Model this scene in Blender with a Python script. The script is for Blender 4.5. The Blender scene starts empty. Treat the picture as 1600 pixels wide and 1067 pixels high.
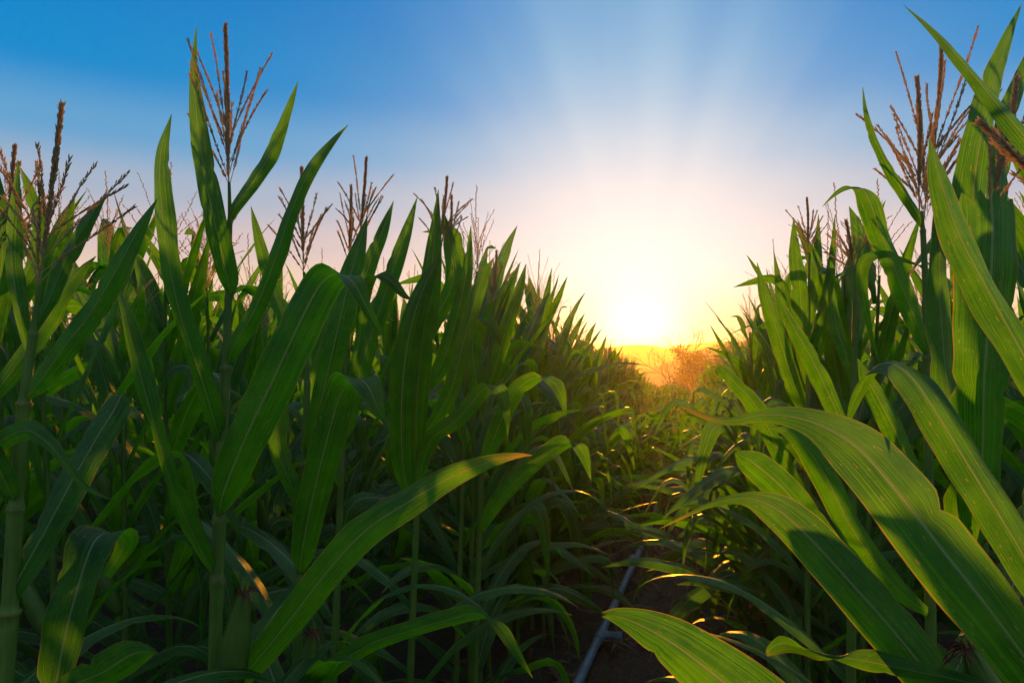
import bpy, math, random
import numpy as np

R = random.Random(11)
PI = math.pi
rad = math.radians
scene = bpy.context.scene
COL = scene.collection

# ------------------------------------------------------------------ camera frame (24 mm lens, level, small lens shift)
F, CX, HY, CAMZ = 1067.0, 800.0, 545.0, 1.5
ROW = rad(13.3)                       # heading of the planted rows, right of straight ahead
RS, RC = math.sin(ROW), math.cos(ROW)
SUN_AZ, SUN_EL = rad(9.7), rad(4.4)


def at(px, py, d):
    return np.array(((px - CX) / F * d, d, CAMZ - (py - HY) / F * d))


def uv_of(x, y):
    return x * RC - y * RS, x * RS + y * RC


def xy_of(u, s):
    return u * RC + s * RS, -u * RS + s * RC


def gz(x, y):
    """ground height: the field falls away from the camera into a valley"""
    s = x * RS + y * RC
    s = max(s, 0.0)
    z = -0.04 * s
    if s > 8.5:
        z -= 0.0098 * (s - 8.5) ** 1.5
    return -11.0 * math.tanh(-z / 11.0) if z < 0 else z


# ------------------------------------------------------------------ mesh helpers
def nrm(v):
    n = np.linalg.norm(v, axis=-1, keepdims=True)
    return v / np.maximum(n, 1e-9)


class MB:
    """collects quads with a uv map; build() links them as one mesh object"""

    def __init__(self):
        self.v, self.f, self.uv, self.m, self.n = [], [], [], [], 0

    def grid(self, P, U, V, mat=0):
        n, m = P.shape[:2]
        idx = np.arange(n * m).reshape(n, m) + self.n
        q = np.stack([idx[:-1, :-1], idx[:-1, 1:], idx[1:, 1:], idx[1:, :-1]], -1).reshape(-1, 4)
        uv = np.stack([np.broadcast_to(U, (n, m)), np.broadcast_to(V, (n, m))], -1).reshape(-1, 2)
        self.v.append(P.reshape(-1, 3)); self.f.append(q); self.uv.append(uv)
        self.m.append(np.full(len(q), mat, np.int32)); self.n += n * m
        return self

    def add(self, other, M=None, t=(0, 0, 0), mat=None):
        v, f, uv, m = other.arrays()
        if M is not None:
            v = v @ np.asarray(M).T
        self.v.append(v + np.asarray(t)); self.f.append(f + self.n); self.uv.append(uv)
        self.m.append(m if mat is None else np.full(len(f), mat, np.int32)); self.n += len(v)
        return self

    def arrays(self):
        return (np.concatenate(self.v), np.concatenate(self.f), np.concatenate(self.uv), np.concatenate(self.m))

    def mesh(self, name, mats, origin=(0, 0, 0), smooth=True):
        v, f, uv, m = self.arrays()
        v = v - np.asarray(origin)
        me = bpy.data.meshes.new(name)
        me.vertices.add(len(v)); me.vertices.foreach_set('co', v.astype(np.float32).ravel())
        me.loops.add(f.size); me.loops.foreach_set('vertex_index', f.astype(np.int32).ravel())
        me.polygons.add(len(f))
        me.polygons.foreach_set('loop_start', np.arange(0, f.size, 4, dtype=np.int32))
        me.polygons.foreach_set('material_index', m)
        me.polygons.foreach_set('use_smooth', np.full(len(f), smooth))
        lay = me.uv_layers.new(name='UVMap')
        lay.data.foreach_set('uv', uv[f.ravel()].astype(np.float32).ravel())
        for k in (mats if isinstance(mats, (list, tuple)) else [mats]):
            me.materials.append(k)
        me.update(calc_edges=True)
        me.validate()
        return me

    def build(self, name, mats, parent=None, origin=(0, 0, 0)):
        o = bpy.data.objects.new(name, self.mesh(name, mats, origin))
        COL.objects.link(o)
        if parent is not None:
            o.parent = parent
        return o


def tag(o, label=None, cat=None, group=None, kind=None):
    if label: o['label'] = label
    if cat: o['category'] = cat
    if group: o['group'] = group
    if kind: o['kind'] = kind
    return o


def thing(name, loc, label, cat, group=None):
    o = bpy.data.objects.new(name, None)
    o.empty_display_size = 0.1
    COL.objects.link(o)
    o.location = loc
    return tag(o, label, cat, group)


def copy_tree(o, parent=None):
    c = o.copy(); COL.objects.link(c)
    if parent is not None:
        c.parent = parent
    for ch in KIDS.get(o.name, ()):
        cc = copy_tree(ch, c)
        KIDS.setdefault(c.name, []).append(cc)
    return c


KIDS = {}


def catmull(pts, n):
    """pts (k, c) -> n samples, spread evenly by index"""
    pts = np.asarray(pts, float)
    k = len(pts)
    ext = np.vstack([2 * pts[0] - pts[1], pts, 2 * pts[-1] - pts[-2]])
    t = np.linspace(0, k - 1, n)
    i = np.minimum(t.astype(int), k - 2)
    u = (t - i)[:, None]
    p0, p1, p2, p3 = ext[i], ext[i + 1], ext[i + 2], ext[i + 3]
    return 0.5 * (2 * p1 + (p2 - p0) * u + (2 * p0 - 5 * p1 + 4 * p2 - p3) * u ** 2 + (3 * p1 - p0 - 3 * p2 + p3) * u ** 3)


def ribbon(mb, P, H, fold=0.25, fold0=None, wave=0.10, waves=3.0, cols=5, rnd=None, ragged=0.0, mat=0, notch=0):
    """a leaf blade: spine P, half-width vectors H, folded along the midrib, with wavy edges"""
    rnd = rnd or R
    n = len(P)
    T = nrm(np.gradient(P, axis=0))
    N = nrm(np.cross(T, H))
    j = np.linspace(-1, 1, cols)[None, :, None]
    w = np.linalg.norm(H, axis=1)[:, None, None]
    s = np.linspace(0, 1, n)[:, None, None]
    f = fold * np.ones_like(s)
    if fold0 is not None:
        f = fold + (fold0 - fold) * np.exp(-(s / 0.06) ** 2)
    ph1, ph2 = rnd.uniform(0, 6.28), rnd.uniform(0, 6.28)
    fr1, fr2 = waves * rnd.uniform(.8, 1.2), waves * rnd.uniform(.8, 1.2)
    env = np.sin(PI * np.clip(s, 0.02, 1)) ** 0.6
    wv = np.where(j < 0, np.sin(6.28 * fr1 * s + ph1) + .5 * np.sin(6.28 * 2.3 * fr1 * s + ph2),
                  np.sin(6.28 * fr2 * s + ph2) + .5 * np.sin(6.28 * 2.1 * fr2 * s + ph1))
    A = np.abs(j)
    # rounded V section: narrower when folded, edges raised to the upper side
    ang = np.arctan(np.abs(f)) * np.sign(f)
    nt = np.ones((n, cols, 1))
    for q in range(notch):
        if rnd.random() < .65:
            ic = rnd.randint(int(n * .3), int(n * .9)); sd = rnd.choice((-1, 1)); dp = rnd.uniform(.08, .32); wd = rnd.uniform(.5, 1.3)
            prof = 1 - dp * np.exp(-((np.arange(n) - ic) / wd) ** 2)
            nt *= np.where(j * sd > .3, prof[:, None, None], 1)
    j0, j = j, j * nt
    A = np.abs(j)
    X = P[:, None, :] + H[:, None, :] * j * np.cos(ang)
    X = X + N[:, None, :] * (w * (A ** 1.25 * np.sin(ang) + A ** 2.2 * wave * wv * env))
    if ragged:
        jag = np.array([rnd.uniform(-1, 1) for _ in range(cols)])[None, :, None]
        X = X + T[:, None, :] * (jag * ragged * np.clip((s - 0.93) / 0.07, 0, 1))
    L = np.concatenate([[0], np.cumsum(np.linalg.norm(np.diff(P, axis=0), axis=1))])
    mb.grid(X, (0.5 + 0.5 * j0[..., 0]), (L / max(L[-1], 1e-6))[:, None], mat)


def tube(mb, P, r, sides=8, mat=0, ulen=1.0, squash=None):
    P = np.asarray(P, float)
    n = len(P)
    r = np.broadcast_to(np.asarray(r, float), (n,))
    T = nrm(np.gradient(P, axis=0))
    ref = np.array((1.0, 0.15, 0.0)) if abs(T[:, 2]).mean() > .7 else np.array((0.0, 0.1, 1.0))
    A = nrm(np.cross(T, ref)); B = np.cross(T, A)
    a = np.linspace(0, 2 * PI, sides + 1)
    X = P[:, None, :] + r[:, None, None] * (A[:, None, :] * np.cos(a)[None, :, None] + B[:, None, :] * np.sin(a)[None, :, None])
    mb.grid(X, (a / (2 * PI))[None, :], (np.linspace(0, 1, n) * ulen)[:, None], mat)


def spindle(mb, c, d, L, r, sides=4, mat=0):
    d = d / max(np.linalg.norm(d), 1e-9)
    t = np.array((0, .45, 1.0))
    P = c[None, :] + d[None, :] * (t * L)[:, None]
    ref = np.array((.31, .93, .2))
    A = np.cross(d, ref); A /= np.linalg.norm(A); B = np.cross(d, A)
    a = np.linspace(0, 2 * PI, sides + 1)
    rr = np.array((.35, 1.0, .15)) * r
    X = P[:, None, :] + rr[:, None, None] * (A * np.cos(a)[:, None] + B * np.sin(a)[:, None])[None]
    mb.grid(X, (a / (2 * PI))[None, :], t[:, None], mat)


# ------------------------------------------------------------------ materials
def new_mat(name):
    m = bpy.data.materials.new(name); m.use_nodes = True
    nt = m.node_tree; nt.nodes.clear()
    return m, nt


class NT:
    def __init__(self, nt): self.nt = nt

    def n(self, t, **kw):
        o = self.nt.nodes.new(t)
        for k, v in kw.items(): setattr(o, k, v)
        return o

    def link(self, a, b): self.nt.links.new(a, b)

    def val(self, sock, v):
        if isinstance(v, bpy.types.NodeSocket): self.link(v, sock)
        elif v is not None: sock.default_value = v

    def math(self, op, a, b=None, c=None, clamp=False):
        o = self.n('ShaderNodeMath', operation=op, use_clamp=clamp)
        for i, v in enumerate((a, b, c)): self.val(o.inputs[i], v)
        return o.outputs[0]

    def vmath(self, op, a, b=None):
        o = self.n('ShaderNodeVectorMath', operation=op)
        self.val(o.inputs[0], a); self.val(o.inputs[1], b)
        return o.outputs['Value'] if op in ('DOT_PRODUCT', 'LENGTH') else o.outputs[0]

    def mix(self, fac, a, b, mode='MIX'):
        o = self.n('ShaderNodeMix', data_type='RGBA', blend_type=mode)
        o.clamp_factor = True
        self.val(o.inputs[0], fac); self.val(o.inputs[6], a); self.val(o.inputs[7], b)
        return o.outputs[2]

    def ramp(self, fac, stops, interp='LINEAR'):
        o = self.n('ShaderNodeValToRGB'); cr = o.color_ramp; cr.interpolation = interp
        while len(cr.elements) < len(stops): cr.elements.new(0.5)
        for e, (p, c) in zip(cr.elements, stops):
            e.position = p; e.color = (*c, 1) if len(c) == 3 else c
        self.val(o.inputs[0], fac)
        return o.outputs[0]

    def noise(self, vec, scale, detail=2.0, rough=.5, dim='3D', w=None):
        o = self.n('ShaderNodeTexNoise', noise_dimensions=dim)
        if dim == '1D': self.val(o.inputs['W'], w)
        else: self.val(o.inputs['Vector'], vec)
        o.inputs['Scale'].default_value = scale; o.inputs['Detail'].default_value = detail
        o.inputs['Roughness'].default_value = rough
        return o.outputs['Fac']

    def smooth(self, x, lo, hi):
        o = self.n('ShaderNodeMapRange', interpolation_type='SMOOTHSTEP')
        self.val(o.inputs[0], x); o.inputs[1].default_value = lo; o.inputs[2].default_value = hi
        return o.outputs[0]


def leaf_material(name, base, trans, tfac, dry=0.45, tip=.975, tipf=(.1, .9)):
    m, nt = new_mat(name); g = NT(nt)
    uv = g.n('ShaderNodeUVMap', uv_map='UVMap').outputs[0]
    sep = g.n('ShaderNodeSeparateXYZ'); g.link(uv, sep.inputs[0])
    u, v = sep.outputs[0], sep.outputs[1]
    rnd = g.n('ShaderNodeObjectInfo').outputs['Random']
    pos = g.n('ShaderNodeTexCoord').outputs['Object']
    off = g.math('MULTIPLY', rnd, 37.0)
    comb = g.n('ShaderNodeCombineXYZ')
    g.val(comb.inputs[0], g.math('MULTIPLY', u, 1.0)); g.val(comb.inputs[1], g.math('MULTIPLY', v, 7.0)); g.val(comb.inputs[2], off)
    luv = comb.outputs[0]
    d = g.math('ABSOLUTE', g.math('SUBTRACT', u, 0.5))
    mid = g.math('SUBTRACT', 1.0, g.smooth(d, 0.012, 0.034))
    # parallel veins: two spacings, broken up along the blade
    cv = g.n('ShaderNodeCombineXYZ')
    g.val(cv.inputs[0], g.math('MULTIPLY', u, 46.0)); g.val(cv.inputs[1], g.math('MULTIPLY', v, 1.8)); g.val(cv.inputs[2], off)
    vn = g.noise(cv.outputs[0], 1.0, 3.0, .6)
    wob = g.math('MULTIPLY', g.noise(luv, 2.2, 3.0), 9.0)
    vs = g.math('SINE', g.math('ADD', g.math('MULTIPLY', u, 6.2832 * 23), wob))
    vs = g.math('POWER', g.math('ADD', g.math('MULTIPLY', vs, .5), .5), 6.0)
    vn = g.smooth(vn, .34, .70)
    veins = g.math('ADD', g.math('MULTIPLY', vs, .22), g.math('MULTIPLY', vn, .62))
    big = g.noise(luv, 1.3, 4.0, .6)
    pn = g.noise(pos, 2.3, 2.0)
    c0 = g.mix(g.smooth(big, .3, .75), tuple(x * .45 for x in base) + (1,), (base[0] * 1.9, base[1] * 1.3, base[2] * 1.1, 1))
    c0 = g.mix(g.math('MULTIPLY', rnd, .4), c0, (base[0] * 2.2, base[1] * 1.25, base[2] * .8, 1))
    c1 = g.mix(g.math('MULTIPLY', veins, .8), c0, (base[0] * 2.6, base[1] * 2.3, base[2] * 1.4, 1))
    c2 = g.mix(g.math('MULTIPLY', mid, .85), c1, (.27, .33, .15, 1))
    # pale flecks and streaks (rust spots, scars), dry margins with painted sun rims
    cf = g.n('ShaderNodeCombineXYZ')
    g.val(cf.inputs[0], g.math('MULTIPLY', u, 26.0)); g.val(cf.inputs[1], g.math('MULTIPLY', v, 46.0)); g.val(cf.inputs[2], off)
    fl = g.smooth(g.noise(cf.outputs[0], 1.0, 2.0, .6), .665, .71)
    cs = g.n('ShaderNodeCombineXYZ')
    g.val(cs.inputs[0], g.math('MULTIPLY', u, 34.0)); g.val(cs.inputs[1], g.math('MULTIPLY', v, 7.0)); g.val(cs.inputs[2], off)
    st = g.smooth(g.noise(cs.outputs[0], 1.0, 2.0, .5), .69, .76)
    fleck = g.math('MAXIMUM', fl, g.math('MULTIPLY', st, .6))
    c3 = g.mix(g.math('MULTIPLY', fleck, .8), c2, (.34, .30, .10, 1))
    blot = g.math('MULTIPLY', g.smooth(g.noise(luv, 5.5, 4.0, .65), .66, .72), g.smooth(g.noise(luv, .9, 1.0), .45, .6))
    c3 = g.mix(g.math('MULTIPLY', blot, .7), c3, (.16, .09, .03, 1))
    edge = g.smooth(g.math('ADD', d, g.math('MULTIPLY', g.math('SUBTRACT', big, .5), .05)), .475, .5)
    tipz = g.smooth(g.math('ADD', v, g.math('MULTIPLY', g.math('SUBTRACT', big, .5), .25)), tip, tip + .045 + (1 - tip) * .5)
    dry_rimlight = g.math('MAXIMUM', g.math('MULTIPLY', edge, g.math('ADD', dry, g.math('MULTIPLY', g.smooth(v, .45, .95), .5))), g.math('MULTIPLY', tipz, g.math('ADD', tipf[0], g.math('MULTIPLY', g.math('POWER', rnd, 2.0), tipf[1]))))  # dry edges strengthened to paint orange sun rims; the tip is dryness alone
    c4 = g.mix(dry_rimlight, c3, (.30, .15, .04, 1))
    sick = g.math('MULTIPLY', g.smooth(rnd, .90, .97), g.smooth(g.math('ADD', v, big), .55, 1.2))
    c4 = g.mix(g.math('MULTIPLY', sick, .7), c4, (.24, .17, .05, 1))
    t0 = g.mix(g.smooth(big, .3, .75), (trans[0] * .5, trans[1] * .62, trans[2], 1), (trans[0] * 1.3, trans[1] * 1.1, trans[2], 1))
    t1 = g.mix(g.math('MULTIPLY', g.math('SUBTRACT', veins, .2), 1.25), t0, (trans[0] * 2.3, trans[1] * 1.8, trans[2] * 1.4, 1))
    t2 = g.mix(g.math('MULTIPLY', mid, .6), t1, (.25, .28, .03, 1))
    t3 = g.mix(g.math('MAXIMUM', dry_rimlight, g.math('MULTIPLY', fleck, .5)), t2, (.6, .32, .05, 1))
    bs = g.n('ShaderNodeBsdfPrincipled')
    g.link(c4, bs.inputs['Base Color'])
    g.val(bs.inputs['Roughness'], g.math('ADD', .27, g.math('MULTIPLY', pn, .26)))
    bs.inputs['Specular IOR Level'].default_value = .40
    cp = g.n('ShaderNodeCombineXYZ')
    g.val(cp.inputs[0], g.math('MULTIPLY', u, 9.0)); g.val(cp.inputs[1], g.math('MULTIPLY', v, 1.6)); g.val(cp.inputs[2], g.math('ADD', off, 5.0))
    pleat = g.noise(cp.outputs[0], 1.0, 2.0, .5)
    bmp = g.n('ShaderNodeBump'); bmp.inputs['Strength'].default_value = .6; bmp.inputs['Distance'].default_value = .0024
    hgt = g.math('ADD', g.math('ADD', g.math('MULTIPLY', vs, .4), g.math('MULTIPLY', vn, .8)), g.math('ADD', g.math('MULTIPLY', mid, -1.2), g.math('MULTIPLY', pleat, 4.0)))
    g.link(hgt, bmp.inputs['Height']); g.link(bmp.outputs[0], bs.inputs['Normal'])
    tr = g.n('ShaderNodeBsdfTranslucent'); g.link(t3, tr.inputs[0]); g.link(bmp.outputs[0], tr.inputs['Normal'])
    mx = g.n('ShaderNodeMixShader'); mx.inputs[0].default_value = tfac
    g.link(bs.outputs[0], mx.inputs[1]); g.link(tr.outputs[0], mx.inputs[2])
    out = g.n('ShaderNodeOutputMaterial'); g.link(mx.outputs[0], out.inputs[0])
    return m


def fibre_material(name, c_lo, c_hi, trans=None, tfac=0.0, rough=.6, scale=30.0, along=3.0, node=None):
    m, nt = new_mat(name); g = NT(nt)
    uv = g.n('ShaderNodeUVMap', uv_map='UVMap').outputs[0]
    sep = g.n('ShaderNodeSeparateXYZ'); g.link(uv, sep.inputs[0])
    rnd = g.n('ShaderNodeObjectInfo').outputs['Random']
    pos = g.n('ShaderNodeTexCoord').outputs['Object']
    c = g.n('ShaderNodeCombineXYZ')
    g.val(c.inputs[0], g.math('MULTIPLY', sep.outputs[0], scale)); g.val(c.inputs[1], g.math('MULTIPLY', sep.outputs[1], along)); g.val(c.inputs[2], g.math('MULTIPLY', rnd, 20.0))
    nz = g.noise(c.outputs[0], 1.0, 3.0, .6)
    n2 = g.noise(pos, 14.0, 3.0, .6)
    col = g.mix(g.smooth(g.math('ADD', g.math('MULTIPLY', nz, .6), g.math('MULTIPLY', n2, .4)), .32, .68), (*c_lo, 1), (*c_hi, 1))
    bs = g.n('ShaderNodeBsdfPrincipled'); g.link(col, bs.inputs['Base Color'])
    bs.inputs['Roughness'].default_value = rough; bs.inputs['Specular IOR Level'].default_value = .35
    bmp = g.n('ShaderNodeBump'); bmp.inputs['Strength'].default_value = .4; bmp.inputs['Distance'].default_value = .001
    g.link(nz, bmp.inputs['Height']); g.link(bmp.outputs[0], bs.inputs['Normal'])
    sh = bs.outputs[0]
    if tfac:
        tr = g.n('ShaderNodeBsdfTranslucent'); tr.inputs[0].default_value = (*trans, 1)
        mx = g.n('ShaderNodeMixShader'); mx.inputs[0].default_value = tfac
        g.link(sh, mx.inputs[1]); g.link(tr.outputs[0], mx.inputs[2]); sh = mx.outputs[0]
    out = g.n('ShaderNodeOutputMaterial'); g.link(sh, out.inputs[0])
    return m


LEAF = leaf_material('corn_leaf', (.010, .072, .005), (.085, .36, .003), .52)
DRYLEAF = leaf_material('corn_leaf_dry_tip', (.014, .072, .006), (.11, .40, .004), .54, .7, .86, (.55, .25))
STALK = fibre_material('corn_stalk', (.05, .12, .012), (.13, .23, .03), (.22, .42, .02), .3, .6, 26.0, 2.0)
TASSEL = fibre_material('corn_tassel', (.24, .175, .085), (.52, .40, .22), (.75, .60, .30), .55, .8, 3.0, 20.0)
COLLAR = fibre_material('corn_collar', (.08, .12, .018), (.17, .19, .04), (.4, .4, .05), .2, .6, 12.0, 1.0)
HUSK = fibre_material('corn_husk', (.05, .12, .015), (.12, .23, .03), (.25, .4, .03), .25, .5, 30.0, 2.0)
SILK = fibre_material('corn_silk', (.06, .012, .008), (.16, .04, .02), (.4, .08, .03), .3, .7, 3.0, 6.0)
GRASS = fibre_material('path_grass', (.03, .05, .012), (.07, .09, .02), (.15, .2, .02), .3, .6, 4.0, 2.0)
LITTER = fibre_material('dry_leaf', (.05, .035, .018), (.14, .095, .045), (.2, .12, .04), .15, .8, 12.0, 3.0)


def soil_material():
    m, nt = new_mat('soil'); g = NT(nt)
    pos = g.n('ShaderNodeTexCoord').outputs['Object']
    a = g.noise(pos, 1.1, 6.0, .65); b = g.noise(pos, 28.0, 5.0, .7)
    c = g.mix(g.smooth(b, .3, .75), (.016, .010, .006, 1), (.06, .038, .02, 1))
    c = g.mix(g.smooth(a, .45, .7), c, (.03, .036, .013, 1))
    bs = g.n('ShaderNodeBsdfPrincipled'); g.link(c, bs.inputs['Base Color']); bs.inputs['Roughness'].default_value = .95
    bmp = g.n('ShaderNodeBump'); bmp.inputs['Strength'].default_value = .9; bmp.inputs['Distance'].default_value = .03
    g.link(b, bmp.inputs['Height']); g.link(bmp.outputs[0], bs.inputs['Normal'])
    out = g.n('ShaderNodeOutputMaterial'); g.link(bs.outputs[0], out.inputs[0])
    return m


def hill_material():
    m, nt = new_mat('wooded_hill'); g = NT(nt)
    pos = g.n('ShaderNodeTexCoord').outputs['Object']
    a = g.noise(pos, .02, 4.0, .6); b = g.noise(pos, .25, 5.0, .7)
    c = g.mix(g.smooth(b, .35, .65), (.025, .035, .012, 1), (.07, .075, .03, 1))
    c = g.mix(g.smooth(a, .5, .65), c, (.11, .085, .04, 1))
    bs = g.n('ShaderNodeBsdfPrincipled'); g.link(c, bs.inputs['Base Color']); bs.inputs['Roughness'].default_value = .95
    out = g.n('ShaderNodeOutputMaterial'); g.link(bs.outputs[0], out.inputs[0])
    return m


def plain(name, col, rough, spec=.4, metallic=0.0, scuff=None):
    m, nt = new_mat(name); g = NT(nt)
    pos = g.n('ShaderNodeTexCoord').outputs['Object']
    a = g.noise(pos, 9.0, 5.0, .7)
    c = g.mix(g.smooth(a, .45, .72), (*col, 1), (*(scuff or tuple(x * .6 for x in col)), 1))
    bs = g.n('ShaderNodeBsdfPrincipled'); g.link(c, bs.inputs['Base Color'])
    g.val(bs.inputs['Roughness'], g.math('ADD', rough, g.math('MULTIPLY', a, .25)))
    bs.inputs['Specular IOR Level'].default_value = spec
    out = g.n('ShaderNodeOutputMaterial'); g.link(bs.outputs[0], out.inputs[0])
    return m


SOIL, HILL = soil_material(), hill_material()
PVC = plain('pipe_plastic', (.10, .165, .22), .30, .5, scuff=(.06, .07, .06))
BARK = plain('bark', (.07, .05, .035), .85)
TREELEAF = fibre_material('tree_foliage', (.03, .03, .01), (.06, .055, .015), (.2, .16, .03), .08, .7, 2.0, 2.0)


# ------------------------------------------------------------------ corn parts (local coordinates, z up)
def blade(mb, base, az, e0, L, W, droop, twist=0.0, nseg=18, cols=5, rnd=None, wave=.12, power=1.6, kink=None, mat=0, fold=.28, lean=0.0):
    """one leaf from its collar: starts at angle e0 above the horizontal, arches over by `droop` radians"""
    rnd = rnd or R
    t = np.linspace(0, 1, nseg)
    el = e0 - droop * t ** power
    if kink:
        kp, ka = kink
        el = el - ka / (1 + np.exp(-(t - kp) * 42))
    el = np.maximum(el, -1.5)
    a = az + lean * t ** 1.3
    D = np.stack([np.cos(el) * np.cos(a), np.cos(el) * np.sin(a), np.sin(el)], 1)
    step = L / (nseg - 1)
    P = base + np.concatenate([[np.zeros(3)], np.cumsum((D[1:] + D[:-1]) / 2 * step, 0)])
    side = np.stack([-np.sin(a), np.cos(a), np.zeros(nseg)], 1)
    up = np.cross(D, side)
    tw = twist * np.clip(t - .08, 0, 1)
    Hd = side * np.cos(tw)[:, None] + up * np.sin(tw)[:, None]
    prof = np.minimum(1.0, .42 + t / .26 * .58) * np.where(t < .42, 1.0, np.maximum(0.0, 1 - ((t - .42) / .58) ** 1.75))
    prof = np.maximum(prof, .012)
    H = Hd * (W * .46 * prof)[:, None]
    ribbon(mb, P, H, fold=-fold, fold0=-1.6, wave=wave, waves=rnd.uniform(2.5, 4.5), cols=cols, rnd=rnd, mat=mat)


def stalk_mesh(mb, P, r0, r1, nodes, sides=8, mat=0):
    """stalk along P with swollen nodes; nodes in 0..1"""
    n = len(P)
    t = np.linspace(0, 1, n)
    r = r0 + (r1 - r0) * t
    for k in nodes:
        r = r * (1 + .20 * np.exp(-((t - k) / .006) ** 2) + .16 * np.exp(-np.clip(k - t, 0, 1) / .04) * (t < k))
    tube(mb, P, r, sides, mat, 6.0)


def tassel_mesh(mb, base, axis, L, nbr, rnd, spread=.55, detail=1, mat=0, spike=.0045):
    """central spike and side branches set with spikelets"""
    axis = axis / np.linalg.norm(axis)
    A = np.cross(axis, (.2, 1, .1)); A /= np.linalg.norm(A); B = np.cross(axis, A)

    def branch(p0, d, length, r, sag, step, first=.12, fat=1.0):
        fat = fat * (1.2 if detail == 1 else 1.0)
        n = 8
        t = np.linspace(0, 1, n)
        P = p0 + d[None] * (t * length)[:, None] + np.array((0, 0, -1.0)) * (sag * length * t ** 2)[:, None]
        wob = nrm(np.cross(d, axis + .01))[None] * (np.sin(t * 5 + r * 900) * .012 * length)[:, None]
        P = P + wob
        if detail == 0:
            tube(mb, P[::2], r * 4.0 * fat * (1 - .5 * t[::2]), 3, mat)
            return
        tube(mb, P, r * (1 - .5 * t), 4, mat)
        k = int(length * (1 - first) / step)
        for i in range(k):
            tt = first + (1 - first) * (i + rnd.random() * .4) / k
            q = np.array([np.interp(tt, t, P[:, c]) for c in range(3)])
            dd = P[-1] - P[0]; dd = dd / np.linalg.norm(dd)
            phi = rnd.uniform(0, 6.28)
            sd = A * math.cos(phi) + B * math.sin(phi)
            for q2 in range(2 if detail > 1 else 1):
                sgn = 1 if q2 == 0 else -1
                out = .38 if detail > 1 else .5
                spindle(mb, q + sd * sgn * r * .8, dd + sd * sgn * out * rnd.uniform(.5, 1.1), rnd.uniform(.0075, .0105) * (1 if fat == 1 else .95), .00145 * fat, 4, mat)

    st = .0062 if detail > 1 else .009
    branch(base, axis, L, .0014, .0, st * .5 if detail > 1 else st * .7, .22, 1.25)
    if detail > 1:
        branch(base + A * .0012, nrm(axis + A * .006), L * .99, .0012, .0, st * .55, .24, 1.25)
    for i in range(nbr):
        hh = .02 + .34 * (i / nbr) ** 1.1
        phi = i * 2.4 + rnd.uniform(-.4, .4)
        sp = spread * rnd.uniform(.55, 1.25)
        d = axis * math.cos(sp) + (A * math.cos(phi) + B * math.sin(phi)) * math.sin(sp)
        branch(base + axis * L * hh, d, L * rnd.uniform(.46, .74), .0008, rnd.uniform(-.02, .22), st)


def ear_meshes(base, d, L, r, rnd):
    """husked ear and its silk"""
    d = d / np.linalg.norm(d)
    A = np.cross(d, (.2, .9, .1)); A /= np.linalg.norm(A); B = np.cross(d, A)
    mb = MB()
    t = np.linspace(0, 1, 14)
    prof = np.array([np.interp(x, (0, .12, .35, .6, .85, 1), (.45, .85, 1, .92, .55, .16)) for x in t])
    a = np.linspace(0, 2 * PI, 13)
    rr = r * prof[:, None] * (1 + .05 * np.sin(3 * a + 1.3)[None, :] + .025 * np.sin(7 * a)[None, :])
    X = base + d * (t * L)[:, None, None] + rr[..., None] * (A * np.cos(a)[:, None] + B * np.sin(a)[:, None])[None]
    mb.grid(X, (a / 6.2832)[None], t[:, None])
    for k in range(5):                                            # overlapping husk blades with free tips
        ph = k * 1.3 + rnd.uniform(-.3, .3)
        tt = np.linspace(0, 1.06 + .08 * rnd.random(), 12)
        pr = np.array([np.interp(x, (0, .12, .35, .6, .85, 1, 1.2), (.47, .9, 1.05, .98, .62, .3, .34)) for x in tt])
        hw = np.interp(tt, (0, .3, .8, 1.2), (.8, .95, .5, .05))
        jj = np.linspace(-1, 1, 5)
        aa = ph + hw[:, None] * jj[None]
        X = base + d * (tt * L)[:, None, None] + (r * pr * 1.03)[:, None, None] * (A * np.cos(aa)[..., None] + B * np.sin(aa)[..., None])
        mb.grid(X, (.5 + .5 * jj)[None], tt[:, None])
    sb = MB()
    tip = base + d * L * .98
    for k in range(46):
        dd = d * rnd.uniform(.3, 1.0) + A * rnd.gauss(0, .5) + B * rnd.gauss(0, .5)
        dd /= np.linalg.norm(dd)
        n = 6
        q = np.linspace(0, 1, n)
        ln = rnd.uniform(.018, .04)
        P = tip + (A * rnd.gauss(0, .003) + B * rnd.gauss(0, .003)) + dd * (q * ln)[:, None] + np.array((0, 0, -1)) * (ln * .8 * q ** 2)[:, None]
        P = P + A * (.003 * np.sin(q * 7 + k))[:, None]
        tube(sb, P, .0007, 3)
    return mb, sb


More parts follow.
